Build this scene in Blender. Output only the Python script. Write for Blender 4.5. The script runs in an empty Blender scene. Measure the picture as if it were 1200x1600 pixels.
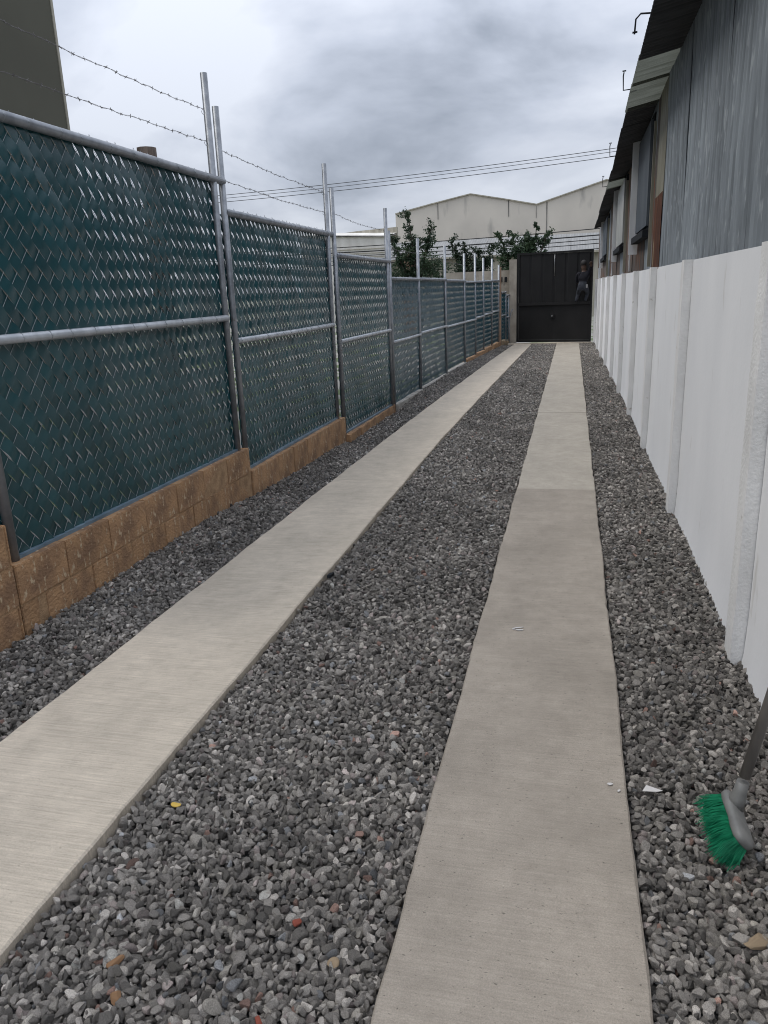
import bpy, bmesh, math, random
import numpy as np
from mathutils import Vector, Matrix, Euler

# ------------------------------------------------------------------ camera
S = bpy.context.scene
COL = S.collection
H = 1.55
RIGHT = Vector((0.97236, 0.22999, -0.03842))
DOWN = Vector((0.02756, -0.27675, -0.96054))
FWD = Vector((-0.23155, 0.93294, -0.27544))
def _cam():
    # the lane runs along +Y; the phone looks a little left and down and is rolled a couple of degrees
    n = lambda v: v.normalized()
    F = 1195.0
    dY = n(Vector((895 - 600, 445 - 800, F)))
    dn = n(Vector((767 - 600, 4950 - 800, F)))
    dn = n(dn - dY * dn.dot(dY))
    Z = -dn
    X = dY.cross(Z)
    right = Vector((X.x, dY.x, Z.x)); down = Vector((X.y, dY.y, Z.y)); fwd = Vector((X.z, dY.z, Z.z))
    cd = bpy.data.cameras.new('camera')
    cd.sensor_fit = 'VERTICAL'; cd.sensor_height = 36.0; cd.lens = F / 1600 * 36
    cd.clip_start = 0.05; cd.clip_end = 2000
    co = bpy.data.objects.new('camera', cd)
    M = Matrix(((right.x, -down.x, -fwd.x, 0), (right.y, -down.y, -fwd.y, 0), (right.z, -down.z, -fwd.z, H), (0, 0, 0, 1)))
    co.matrix_world = M
    COL.objects.link(co); S.camera = co
_cam()

# ------------------------------------------------------------------ sky, sun, exposure
SUN_EL, SUN_AZ = math.radians(57), math.radians(-100)      # azimuth from +Y towards +X
w = bpy.data.worlds.new('World'); S.world = w; w.use_nodes = True
nt = w.node_tree; nt.nodes.clear(); N = nt.nodes; Lk = nt.links
def wn(t, **k):
    n = N.new(t)
    for a, b in k.items(): setattr(n, a, b)
    return n
def wmath(op, a, b=None, clamp=False):
    n = wn('ShaderNodeMath', operation=op, use_clamp=clamp)
    for i, v in enumerate((a, b)):
        if v is None: continue
        if isinstance(v, (int, float)): n.inputs[i].default_value = v
        else: Lk.new(v, n.inputs[i])
    return n.outputs[0]
sky = wn('ShaderNodeTexSky', sky_type='NISHITA', sun_disc=False, sun_elevation=SUN_EL, sun_rotation=SUN_AZ)
tc = wn('ShaderNodeTexCoord')
sep = wn('ShaderNodeSeparateXYZ'); Lk.new(tc.outputs['Generated'], sep.inputs[0])
zc = wmath('MAXIMUM', sep.outputs[2], 0.0)
den = wmath('ADD', zc, 0.30)
comb = wn('ShaderNodeCombineXYZ')
Lk.new(wmath('DIVIDE', sep.outputs[0], den), comb.inputs[0]); Lk.new(wmath('DIVIDE', sep.outputs[1], den), comb.inputs[1])
n1 = wn('ShaderNodeTexNoise'); n1.inputs['Scale'].default_value = 1.9; n1.inputs['Detail'].default_value = 6; n1.inputs['Roughness'].default_value = 0.5
n1.inputs['Distortion'].default_value = 0.25
mp = wn('ShaderNodeMapping'); mp.inputs['Location'].default_value = (24.09, 13.37, 4.9); Lk.new(comb.outputs[0], mp.inputs[0]); Lk.new(mp.outputs[0], n1.inputs['Vector'])
n2 = wn('ShaderNodeTexNoise'); n2.inputs['Scale'].default_value = 0.45; n2.inputs['Detail'].default_value = 3
mp2 = wn('ShaderNodeMapping'); mp2.inputs['Location'].default_value = (7.3, 3.1, 0); Lk.new(comb.outputs[0], mp2.inputs[0]); Lk.new(mp2.outputs[0], n2.inputs['Vector'])
mixf = wmath('ADD', wmath('MULTIPLY', n1.outputs['Fac'], 0.7), wmath('MULTIPLY', n2.outputs['Fac'], 0.3))
ramp = wn('ShaderNodeValToRGB'); Lk.new(mixf, ramp.inputs[0])
cr = ramp.color_ramp; cr.elements[0].position = 0.36; cr.elements[0].color = (0.23, 0.258, 0.312, 1)
cr.elements[1].position = 0.575; cr.elements[1].color = (0.565, 0.598, 0.67, 1)
e = cr.elements.new(0.465); e.color = (0.405, 0.44, 0.515, 1)
e = cr.elements.new(0.515); e.color = (0.485, 0.518, 0.592, 1)
# an overcast sky is brighter overhead than at the horizon
grad = wmath('ADD', wmath('MULTIPLY', zc, 1.30), 0.64)
vm = wn('ShaderNodeVectorMath', operation='SCALE'); Lk.new(ramp.outputs[0], vm.inputs[0]); Lk.new(grad, vm.inputs['Scale'])
bg1 = wn('ShaderNodeBackground'); Lk.new(sky.outputs[0], bg1.inputs[0]); bg1.inputs[1].default_value = 0.08
bg2 = wn('ShaderNodeBackground'); Lk.new(vm.outputs[0], bg2.inputs[0]); bg2.inputs[1].default_value = 1.32
ms = wn('ShaderNodeMixShader'); ms.inputs[0].default_value = 0.92
Lk.new(bg1.outputs[0], ms.inputs[1]); Lk.new(bg2.outputs[0], ms.inputs[2])
wo = wn('ShaderNodeOutputWorld'); Lk.new(ms.outputs[0], wo.inputs[0])
sl = bpy.data.lights.new('sun', 'SUN'); sl.energy = 1.5; sl.angle = math.radians(24); sl.color = (1.0, 0.96, 0.9)
so = bpy.data.objects.new('sun', sl); COL.objects.link(so)
sd = Vector((math.sin(SUN_AZ) * math.cos(SUN_EL), math.cos(SUN_AZ) * math.cos(SUN_EL), math.sin(SUN_EL)))
so.rotation_euler = sd.to_track_quat('Z', 'Y').to_euler(); so.location = (-6, 4, 12)
S.view_settings.view_transform = 'Standard'; S.view_settings.look = 'None'
S.view_settings.exposure = 0.30; S.view_settings.gamma = 1.0; S.view_settings.use_curve_mapping = False
S.render.engine = 'CYCLES'
S.cycles.use_denoising = True; S.cycles.denoiser = 'OPENIMAGEDENOISE'; S.cycles.denoising_input_passes = 'RGB_ALBEDO_NORMAL'; S.cycles.denoising_prefilter = 'ACCURATE'; S.cycles.filter_width = 1.05; S.cycles.sample_clamp_indirect = 4.0
S.cycles.max_bounces = 6; S.cycles.diffuse_bounces = 4; S.cycles.glossy_bounces = 3; S.cycles.transmission_bounces = 4; S.cycles.transparent_max_bounces = 6

rng = random.Random(11)
nr = np.random.default_rng(11)

# ------------------------------------------------------------------ materials
def mat(name, c1, c2=None, scale=6.0, stretch=(1, 1, 1), rough=0.7, metal=0.0, bump=0.0, bscale=60.0, bstretch=None, detail=5.0,
        lo=0.35, hi=0.65, spec=0.4, c3=None, s3=30.0, p3=0.62, w3=0.06, st3=(1, 1, 1), vary=0.0, coord='Object', trans=0.0):
    m = bpy.data.materials.new(name); m.use_nodes = True
    t = m.node_tree; n = t.nodes; b = n['Principled BSDF']; l = t.links
    b.inputs['Roughness'].default_value = rough; b.inputs['Metallic'].default_value = metal; b.inputs['Specular IOR Level'].default_value = spec
    tc = n.new('ShaderNodeTexCoord')
    def noise(sc, st, det):
        mp = n.new('ShaderNodeMapping'); mp.inputs['Scale'].default_value = st; l.new(tc.outputs[coord], mp.inputs[0])
        x = n.new('ShaderNodeTexNoise'); x.inputs['Scale'].default_value = sc; x.inputs['Detail'].default_value = det; l.new(mp.outputs[0], x.inputs['Vector'])
        return x.outputs['Fac']
    def ramp(f, lo, hi, a, bb):
        r = n.new('ShaderNodeValToRGB'); l.new(f, r.inputs[0]); e = r.color_ramp.elements
        e[0].position = lo; e[0].color = (*a, 1); e[1].position = hi; e[1].color = (*bb, 1)
        return r.outputs[0]
    col = None
    if c2 is None: c2 = tuple(x * 0.8 for x in c1)
    col = ramp(noise(scale, stretch, detail), lo, hi, c1, c2)
    if c3 is not None:
        f = ramp(noise(s3, st3, 4.0), p3, p3 + w3, (0, 0, 0), (1, 1, 1))
        mx = n.new('ShaderNodeMix'); mx.data_type = 'RGBA'; l.new(f, mx.inputs[0]); l.new(col, mx.inputs[6]); mx.inputs[7].default_value = (*c3, 1)
        col = mx.outputs[2]
    if vary > 0:
        oi = n.new('ShaderNodeObjectInfo')
        mr = n.new('ShaderNodeMapRange'); l.new(oi.outputs['Random'], mr.inputs[0]); mr.inputs[3].default_value = 1 - vary; mr.inputs[4].default_value = 1 + vary
        hs = n.new('ShaderNodeHueSaturation'); l.new(mr.outputs[0], hs.inputs['Value']); l.new(col, hs.inputs['Color']); col = hs.outputs[0]
    l.new(col, b.inputs['Base Color'])
    if bump > 0:
        bp = n.new('ShaderNodeBump'); bp.inputs['Strength'].default_value = bump; bp.inputs['Distance'].default_value = 0.01
        l.new(noise(bscale, bstretch or (1, 1, 1), 5.0), bp.inputs['Height']); l.new(bp.outputs[0], b.inputs['Normal'])
    if trans > 0:
        tr = n.new('ShaderNodeBsdfTranslucent'); l.new(col, tr.inputs[0])
        mxs = n.new('ShaderNodeMixShader'); mxs.inputs[0].default_value = trans
        l.new(b.outputs[0], mxs.inputs[1]); l.new(tr.outputs[0], mxs.inputs[2]); l.new(mxs.outputs[0], n['Material Output'].inputs[0])
    return m

M = {}
def concrete(name, a, b, streak, pit, vary):
    m = bpy.data.materials.new(name); m.use_nodes = True
    t = m.node_tree; n = t.nodes; l = t.links; p = n['Principled BSDF']; p.inputs['Roughness'].default_value = 0.88; p.inputs['Specular IOR Level'].default_value = 0.3
    tc = n.new('ShaderNodeTexCoord')
    def noise(sc, st=(1, 1, 1), det=5.0, ro=0.55):
        mp = n.new('ShaderNodeMapping'); mp.inputs['Scale'].default_value = st; l.new(tc.outputs['Object'], mp.inputs[0])
        x = n.new('ShaderNodeTexNoise'); x.inputs['Scale'].default_value = sc; x.inputs['Detail'].default_value = det; x.inputs['Roughness'].default_value = ro; l.new(mp.outputs[0], x.inputs['Vector']); return x.outputs['Fac']
    def mrange(f, a0, a1, b0, b1):
        r = n.new('ShaderNodeMapRange'); l.new(f, r.inputs[0])
        for k, v in enumerate((a0, a1, b0, b1)): r.inputs[k + 1].default_value = v
        return r.outputs[0]
    def mul(x, y):
        r = n.new('ShaderNodeMath'); r.operation = 'MULTIPLY'; l.new(x, r.inputs[0]); l.new(y, r.inputs[1]); return r.outputs[0]
    big = n.new('ShaderNodeValToRGB'); l.new(noise(1.7, (1, .8, 1), 7, .6), big.inputs[0]); e = big.color_ramp.elements; e[0].position = .34; e[0].color = (*a, 1); e[1].position = .68; e[1].color = (*b, 1)
    f = mul(mrange(noise(16, (.25, 9, 1), 4), .32, .68, 1 - streak, 1 + streak), mrange(noise(240, (1, 1, 1), 3, .8), .3, .7, .80, 1.2))
    f = mul(f, mrange(noise(9, (1, 1, 1), 8, .75), .3, .7, .86, 1.14))
    f = mul(f, mrange(noise(70, (1, 1.6, 1), 2), .66, .72, 1.0, 1 - pit))
    f = mul(f, mrange(noise(34, (1, 3.5, 1), 3), .66, .74, 1.0, 1.22))
    oi = n.new('ShaderNodeObjectInfo'); f = mul(f, mrange(oi.outputs['Random'], 0, 1, 1 - vary, 1 + vary))
    vm = n.new('ShaderNodeVectorMath'); vm.operation = 'SCALE'; l.new(big.outputs[0], vm.inputs[0]); l.new(f, vm.inputs['Scale']); l.new(vm.outputs[0], p.inputs['Base Color'])
    bp = n.new('ShaderNodeBump'); bp.inputs['Strength'].default_value = .45; bp.inputs['Distance'].default_value = .006; l.new(mul(noise(30, (.3, 8, 1), 5), noise(150, (1, 1, 1), 4)), bp.inputs['Height']); l.new(bp.outputs[0], p.inputs['Normal'])
    return m
M['concrete_warm'] = concrete('concrete_warm', (0.525, 0.458, 0.370), (0.43, 0.376, 0.303), .14, .28, .05)
M['concrete_grey'] = concrete('concrete_grey', (0.345, 0.303, 0.253), (0.255, 0.224, 0.186), .08, .5, .0)
M['concrete_pale'] = concrete('concrete_pale', (0.385, 0.347, 0.290), (0.305, 0.275, 0.230), .06, .3, .06)
M['curb'] = mat('curb', (0.42, 0.40, 0.36), (0.30, 0.28, 0.25), scale=8, rough=0.9, bump=0.3)
M['block'] = mat('block', (0.42, 0.25, 0.13), (0.235, 0.14, 0.082), scale=7, stretch=(1, 1, 1.0), rough=0.92, bump=0.9, bscale=55, c3=(0.48, 0.36, 0.235), s3=26, st3=(1, 1.3, 0.6), p3=0.60, w3=0.06, vary=0.10, detail=10)
M['mortar'] = mat('mortar', (0.42, 0.27, 0.15), (0.27, 0.17, 0.095), scale=14, rough=0.95, bump=0.6, bscale=90)
M['galv'] = mat('galv', (0.31, 0.325, 0.345), (0.21, 0.222, 0.24), scale=14, rough=0.42, metal=0.55, bump=0.05, bscale=80, c3=(0.20, 0.19, 0.18), s3=22, p3=0.66)
M['galv_bright'] = mat('galv_bright', (0.52, 0.54, 0.56), (0.38, 0.40, 0.42), scale=14, rough=0.42, metal=0.35, bump=0.05, bscale=80)
M['wire'] = mat('wire', (0.36, 0.39, 0.40), (0.24, 0.26, 0.27), scale=60, rough=0.35, metal=0.5)
M['barb'] = mat('barb', (0.20, 0.19, 0.19), (0.12, 0.11, 0.11), scale=60, rough=0.6, metal=0.4)
M['slat'] = mat('slat', (0.0035, 0.041, 0.048), (0.0055, 0.052, 0.060), scale=3, rough=0.30, spec=0.5, vary=0.18, bump=0.12, bscale=22)
M['slat_far'] = mat('slat_far', (0.006, 0.045, 0.064), (0.010, 0.056, 0.075), scale=4, stretch=(1, 1, 2.5), rough=0.33, spec=0.5, bump=0.12, bscale=15)
M['strip'] = mat('strip', (0.16, 0.22, 0.27), (0.10, 0.15, 0.19), scale=10, rough=0.4)
M['white_wall'] = mat('white_wall', (0.87, 0.872, 0.878), (0.80, 0.805, 0.815), scale=1.6, stretch=(1, 1, 0.5), rough=0.8, bump=0.10, bscale=30, c3=(0.60, 0.585, 0.55), s3=5, st3=(1, 1.4, 0.4), p3=0.66, w3=0.12, spec=0.3)
M['white_col'] = mat('white_col', (0.83, 0.825, 0.81), (0.72, 0.715, 0.70), scale=7, stretch=(1, 1, 0.35), rough=0.85, bump=0.35, bscale=60, c3=(0.46, 0.44, 0.40), s3=14, p3=0.68, w3=0.06)
M['sheet'] = mat('sheet', (0.29, 0.322, 0.35), (0.175, 0.196, 0.214), scale=4.5, stretch=(1, 3.2, 0.42), rough=0.7, metal=0.15, bump=0.15, bscale=14, bstretch=(1, 1, .5), c3=(0.37, 0.40, 0.425), s3=24, st3=(1, 1.6, 0.30), p3=0.585, w3=0.12, vary=0.16, detail=14, lo=0.36, hi=0.64, spec=0.25)
M['sheet_rust'] = mat('sheet_rust', (0.155, 0.135, 0.125), (0.085, 0.068, 0.058), scale=5, stretch=(1, 4, 0.4), rough=0.8, metal=0.1, c3=(0.17, 0.075, 0.04), s3=6, st3=(1, 4, 0.25), p3=0.53, w3=0.08, vary=0.2)
M['rust_red'] = mat('rust_red', (0.12, 0.047, 0.026), (0.055, 0.027, 0.019), scale=7, stretch=(1, 6, 0.4), rough=0.9, c3=(0.26, 0.20, 0.13), s3=6, st3=(1, 7, 0.3), p3=0.60, w3=0.05)
M['fibre'] = mat('fibre', (0.36, 0.345, 0.28), (0.24, 0.225, 0.17), scale=4, stretch=(1, 3, 0.3), rough=0.55, trans=0.25)
M['fibre_roof'] = mat('fibre_roof', (0.15, 0.16, 0.138), (0.095, 0.102, 0.085), scale=4, stretch=(0.5, 3, 1), rough=0.5, trans=0.5)
M['roof_sheet'] = mat('roof_sheet', (0.075, 0.078, 0.082), (0.045, 0.046, 0.05), scale=6, stretch=(0.5, 4, 1), rough=0.75, metal=0.2, vary=0.2)
M['pane'] = mat('pane', (0.10, 0.115, 0.13), (0.07, 0.08, 0.095), scale=2, stretch=(1, 1, 0.4), rough=0.8, spec=0.12)
M['pane_pale'] = mat('pane_pale', (0.40, 0.405, 0.38), (0.28, 0.285, 0.27), scale=3, stretch=(1, 1, 0.4), rough=0.45)
M['dark_trim'] = mat('dark_trim', (0.026, 0.028, 0.032), (0.016, 0.018, 0.02), scale=8, rough=0.85, spec=0.1)
M['white_trim'] = mat('white_trim', (0.78, 0.79, 0.80), (0.62, 0.63, 0.64), scale=5, stretch=(1, 1, 0.3), rough=0.6)
M['gate'] = mat('gate', (0.0085, 0.0082, 0.0085), (0.013, 0.0125, 0.0125), scale=3, stretch=(1, 1, 0.5), rough=0.55, spec=0.3, vary=0.15, bump=0.05, bscale=10)
M['steel'] = mat('steel', (0.5, 0.5, 0.5), rough=0.35, metal=0.9)
M['beige'] = mat('beige', (0.40, 0.36, 0.30), (0.27, 0.24, 0.20), scale=3, rough=0.9, bump=0.3, c3=(0.18, 0.16, 0.14), s3=5, st3=(1, 1, 0.4), p3=0.62)
M['warehouse'] = mat('warehouse', (0.60, 0.555, 0.49), (0.51, 0.472, 0.42), scale=0.35, rough=0.9, c3=(0.30, 0.285, 0.26), s3=0.9, st3=(1.6, 1, 0.35), p3=0.60, w3=0.2)
M['joint'] = mat('joint', (0.10, 0.095, 0.09), (0.28, 0.27, 0.25), scale=1.5, stretch=(1, 1, 0.5), rough=0.9)
M['pale_sheet'] = mat('pale_sheet', (0.235, 0.235, 0.23), (0.175, 0.175, 0.17), scale=1.2, stretch=(3, 0.5, 0.5), rough=0.6)
M['lowwhite'] = mat('lowwhite', (0.66, 0.64, 0.60), (0.52, 0.50, 0.46), scale=0.8, stretch=(2, 1, 0.5), rough=0.85)
M['lowstain'] = mat('lowstain', (0.44, 0.41, 0.34), (0.28, 0.26, 0.21), scale=1.5, stretch=(3, 1, 0.4), rough=0.9)
M['olive'] = mat('olive', (0.092, 0.089, 0.067), (0.080, 0.077, 0.058), scale=0.8, rough=0.85)
M['terracotta'] = mat('terracotta', (0.28, 0.19, 0.13), (0.20, 0.13, 0.09), scale=4, rough=0.9)
M['wood'] = mat('wood', (0.13, 0.10, 0.08), (0.06, 0.045, 0.036), scale=12, stretch=(3, 3, 0.3), rough=0.9, bump=0.5)
M['bark'] = mat('bark', (0.07, 0.055, 0.042), (0.04, 0.032, 0.025), scale=12, rough=0.95)
M['leaf'] = mat('leaf', (0.020, 0.042, 0.022), (0.045, 0.075, 0.035), scale=2.5, rough=0.6, trans=0.2, lo=0.4, hi=0.6)
M['leaf_dark'] = mat('leaf_dark', (0.016, 0.032, 0.018), (0.03, 0.052, 0.026), scale=2.5, rough=0.65, trans=0.15)
M['cable'] = mat('cable', (0.02, 0.02, 0.022), rough=0.7)
M['yard'] = mat('yard', (0.07, 0.10, 0.035), (0.23, 0.22, 0.20), scale=1.3, lo=0.44, hi=0.52, rough=0.95, bump=0.4, bscale=20)
M['gravel_base'] = mat('gravel_base', (0.055, 0.053, 0.052), (0.10, 0.098, 0.096), scale=60, rough=0.95, bump=0.8, bscale=50)
M['bristle'] = mat('bristle', (0.006, 0.16, 0.075), (0.02, 0.30, 0.15), scale=30, rough=0.45, spec=0.4)
M['plastic'] = mat('plastic', (0.19, 0.19, 0.18), (0.14, 0.14, 0.135), scale=20, rough=0.5, bump=0.05)
M['handle'] = mat('handle', (0.17, 0.155, 0.14), (0.11, 0.10, 0.092), scale=20, stretch=(2, 2, 0.3), rough=0.6)
M['navy'] = mat('navy', (0.006, 0.006, 0.011), rough=0.9)
M['jeans'] = mat('jeans', (0.045, 0.05, 0.062), (0.028, 0.031, 0.04), scale=12, rough=0.9)
M['skin'] = mat('skin', (0.10, 0.06, 0.043), rough=0.6)
M['hair'] = mat('hair', (0.012, 0.010, 0.009), rough=0.7)
M['cloth_white'] = mat('cloth_white', (0.3, 0.3, 0.3), rough=0.9)
M['paper'] = mat('paper', (0.62, 0.60, 0.58), rough=0.8)
M['yellow'] = mat('yellow', (0.62, 0.42, 0.09), (0.5, 0.33, 0.06), scale=60, rough=0.7)
M['ochre'] = mat('ochre', (0.33, 0.19, 0.095), (0.20, 0.11, 0.06), scale=60, rough=0.85, bump=0.4, bscale=120)
M['brick_red'] = mat('brick_red', (0.30, 0.075, 0.045), (0.18, 0.05, 0.035), scale=60, rough=0.9, bump=0.4, bscale=120)
M['tan_stone'] = mat('tan_stone', (0.36, 0.27, 0.17), (0.24, 0.18, 0.12), scale=60, rough=0.9, bump=0.4, bscale=120)
M['pale_stone'] = mat('pale_stone', (0.48, 0.46, 0.42), (0.36, 0.34, 0.31), scale=60, rough=0.9, bump=0.4, bscale=120)

def gravel_mat():
    m = bpy.data.materials.new('gravel_stone'); m.use_nodes = True
    t = m.node_tree; n = t.nodes; l = t.links; b = n['Principled BSDF']
    a = n.new('ShaderNodeAttribute'); a.attribute_type = 'INSTANCER'; a.attribute_name = 'tint'
    tc = n.new('ShaderNodeTexCoord')
    ns = n.new('ShaderNodeTexNoise'); ns.inputs['Scale'].default_value = 4.5; ns.inputs['Detail'].default_value = 7; ns.inputs['Roughness'].default_value = 0.7
    l.new(tc.outputs['Object'], ns.inputs['Vector'])
    mr = n.new('ShaderNodeMapRange'); l.new(ns.outputs['Fac'], mr.inputs[0]); mr.inputs[1].default_value = 0.3; mr.inputs[2].default_value = 0.7; mr.inputs[3].default_value = 0.5; mr.inputs[4].default_value = 1.5
    vm = n.new('ShaderNodeVectorMath'); vm.operation = 'SCALE'; l.new(a.outputs['Vector'], vm.inputs[0]); l.new(mr.outputs[0], vm.inputs['Scale'])
    l.new(vm.outputs[0], b.inputs['Base Color']); b.inputs['Roughness'].default_value = 0.75; b.inputs['Specular IOR Level'].default_value = 0.4
    bp = n.new('ShaderNodeBump'); bp.inputs['Strength'].default_value = 0.5; bp.inputs['Distance'].default_value = 0.05; l.new(ns.outputs['Fac'], bp.inputs['Height']); l.new(bp.outputs[0], b.inputs['Normal'])
    return m
M['gravel_stone'] = gravel_mat()

# ------------------------------------------------------------------ mesh helpers
class MB:
    def __init__(self): self.v = []; self.f = []; self.smooth = []
    def add(self, verts, faces, smooth=False):
        o = len(self.v); self.v.extend([tuple(x) for x in verts]); self.f.extend([tuple(i + o for i in q) for q in faces]); self.smooth.extend([smooth] * len(faces)); return self
    def box(self, a, b, rot=None, jit=0.0):
        (x0, y0, z0), (x1, y1, z1) = a, b
        vs = [Vector((x, y, z)) for z in (z0, z1) for y in (y0, y1) for x in (x0, x1)]
        if jit: vs = [v + Vector((rng.uniform(-jit, jit), rng.uniform(-jit, jit), rng.uniform(-jit, jit))) for v in vs]
        if rot is not None: vs = [rot @ v for v in vs]
        return self.add(vs, [(0, 2, 3, 1), (4, 5, 7, 6), (0, 1, 5, 4), (2, 6, 7, 3), (0, 4, 6, 2), (1, 3, 7, 5)])
    def obox(self, p, ax, ay, az):
        # box from corner p spanned by three vectors
        p, ax, ay, az = map(Vector, (p, ax, ay, az))
        vs = [p, p + ax, p + ay, p + ax + ay, p + az, p + ax + az, p + ay + az, p + ax + ay + az]
        return self.add(vs, [(0, 2, 3, 1), (4, 5, 7, 6), (0, 1, 5, 4), (2, 6, 7, 3), (0, 4, 6, 2), (1, 3, 7, 5)])
    def tube(self, pts, r, n=8, cap=True, smooth=True):
        pts = [Vector(p) for p in pts]; rs = r if isinstance(r, (list, tuple)) else [r] * len(pts)
        vs = []; prev = None
        for i, p in enumerate(pts):
            d = (pts[min(i + 1, len(pts) - 1)] - pts[max(i - 1, 0)]).normalized()
            if prev is None: a = d.orthogonal().normalized()
            else:
                a = prev - d * prev.dot(d)
                a = a.normalized() if a.length > 1e-6 else d.orthogonal().normalized()
            prev = a; b = d.cross(a)
            for k in range(n):
                t = 2 * math.pi * k / n; vs.append(p + (a * math.cos(t) + b * math.sin(t)) * rs[i])
        fs = [(i * n + k, i * n + (k + 1) % n, (i + 1) * n + (k + 1) % n, (i + 1) * n + k) for i in range(len(pts) - 1) for k in range(n)]
        self.add(vs, fs, smooth)
        if cap:
            o = len(self.v) - len(vs)
            self.f += [tuple(o + k for k in reversed(range(n))), tuple(o + (len(pts) - 1) * n + k for k in range(n))]; self.smooth += [False, False]
        return self
    def prism(self, poly, axis, a, b):
        # poly: list of 2D points; extruded along axis 0/1/2 from a to b
        def put(p, t):
            q = list(p); q.insert(axis, t); return tuple(q)
        n = len(poly); vs = [put(p, a) for p in poly] + [put(p, b) for p in poly]
        fs = [tuple(range(n)), tuple(reversed(range(n, 2 * n)))] + [(i, i + n, (i + 1) % n + n, (i + 1) % n) for i in range(n)]
        return self.add(vs, fs)
    def build(self, name, m, parent=None, origin=None, bevel=0.0):
        me = bpy.data.meshes.new(name)
        vs = self.v
        if origin is not None:
            ox, oy, oz = origin; vs = [(x - ox, y - oy, z - oz) for x, y, z in vs]
        me.from_pydata(vs, [], self.f); me.polygons.foreach_set('use_smooth', self.smooth)
        for mm in (m if isinstance(m, (list, tuple)) else [m]): me.materials.append(M[mm] if isinstance(mm, str) else mm)
        me.update()
        bm = bmesh.new(); bm.from_mesh(me)
        if len(bm.faces) < 60000: bmesh.ops.recalc_face_normals(bm, faces=bm.faces)
        if bevel: bmesh.ops.bevel(bm, geom=bm.edges[:], offset=bevel, segments=2, affect='EDGES', clamp_overlap=True)
        bm.to_mesh(me); bm.free()
        o = bpy.data.objects.new(name, me); COL.objects.link(o)
        if origin is not None: o.location = origin
        if parent is not None: o.parent = parent; o.matrix_parent_inverse = Matrix.Translation(-Vector(parent.location)) if parent.location.length else Matrix()
        return o
def tag(o, label=None, cat=None, group=None, kind=None):
    if label: o['label'] = label
    if cat: o['category'] = cat
    if group: o['group'] = group
    if kind: o['kind'] = kind
    return o
def empty(name, loc, *a, **k):
    o = bpy.data.objects.new(name, None); o.location = loc; o.empty_display_size = 0.1; COL.objects.link(o); return tag(o, *a, **k)
def lerp(a, b, t): return a + (b - a) * t
def interp(y, tab): return float(np.interp(y, [p[0] for p in tab], [p[1] for p in tab]))
def sstep(a, b, x):
    t = min(1, max(0, (x - a) / (b - a))); return t * t * (3 - 2 * t)

# plan of the lane (x as a function of the distance y)
L_IN = [(0, -1.35), (8, -1.345), (12, -1.285), (17, -1.19), (22.4, -1.08)]
L_OUT = [(0, -2.04), (3, -2.02), (6, -1.99), (9, -1.945), (12, -1.88), (17, -1.75), (22.4, -1.57)]
R_IN, R_OUT = -0.393, 0.215
FENCE = [(0, -2.64), (8.6, -2.64), (8.65, -2.61), (11.0, -2.56), (12.99, -2.49), (15.3, -2.408), (17.4, -2.311), (18.7, -2.234), (19.83, -2.161), (21.03, -2.076), (22.28, -1.986)]
def fx(y): return interp(y, FENCE)
def face_x(y): return fx(y) + 0.07
def wdx(y): return -max(0.0, y - 10.0) * 0.0088
WALL_X, COLUMN_X = 0.752, 0.696
def wall_x(y): return WALL_X + wdx(y)
def gz(x, y):
    # level of the gravel: a few centimetres under the strips, falling away beside the fence where it steps down
    z = -0.034 + 0.008 * math.sin(x * 3.1 + y * 1.7) * math.cos(y * 2.3 - x)
    if x < -1.9:
        t = sstep(-2.0, -2.42, x) if False else min(1.0, max(0.0, (-2.0 - x) / 0.45)); t = t * t * (3 - 2 * t)
        z = z * (1 - t) + interp(y, EDGE) * t
    return z
EDGE = [(0, -0.01), (4.7, -0.006), (5.3, -0.03), (6, -0.07), (7, -0.105), (8.2, -0.12), (8.7, -0.165), (11, -0.16), (12, -0.105), (13, -0.065), (15, -0.045)]

# ------------------------------------------------------------------ ground
g = MB()
g.add([(-400, -30, -0.22), (400, -30, -0.22), (400, 900, -0.22), (-400, 900, -0.22)], [(0, 1, 2, 3)])
tag(g.build('ground', 'yard'), kind='structure')
gb = MB(); ys = np.linspace(-1.5, 22.9, 120); xs = np.linspace(0, 1, 16)
vv = []
for y in ys:
    a, b = fx(max(y, 0)) + 0.03, wall_x(y) + 0.02
    for t in xs:
        x = lerp(a, b, t); vv.append((x, y, gz(x, y) - 0.022))
gb.add(vv, [(j * 16 + i, j * 16 + i + 1, (j + 1) * 16 + i + 1, (j + 1) * 16 + i) for j in range(119) for i in range(15)])
tag(gb.build('gravel_bed', 'gravel_base'), kind='structure')

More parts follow.
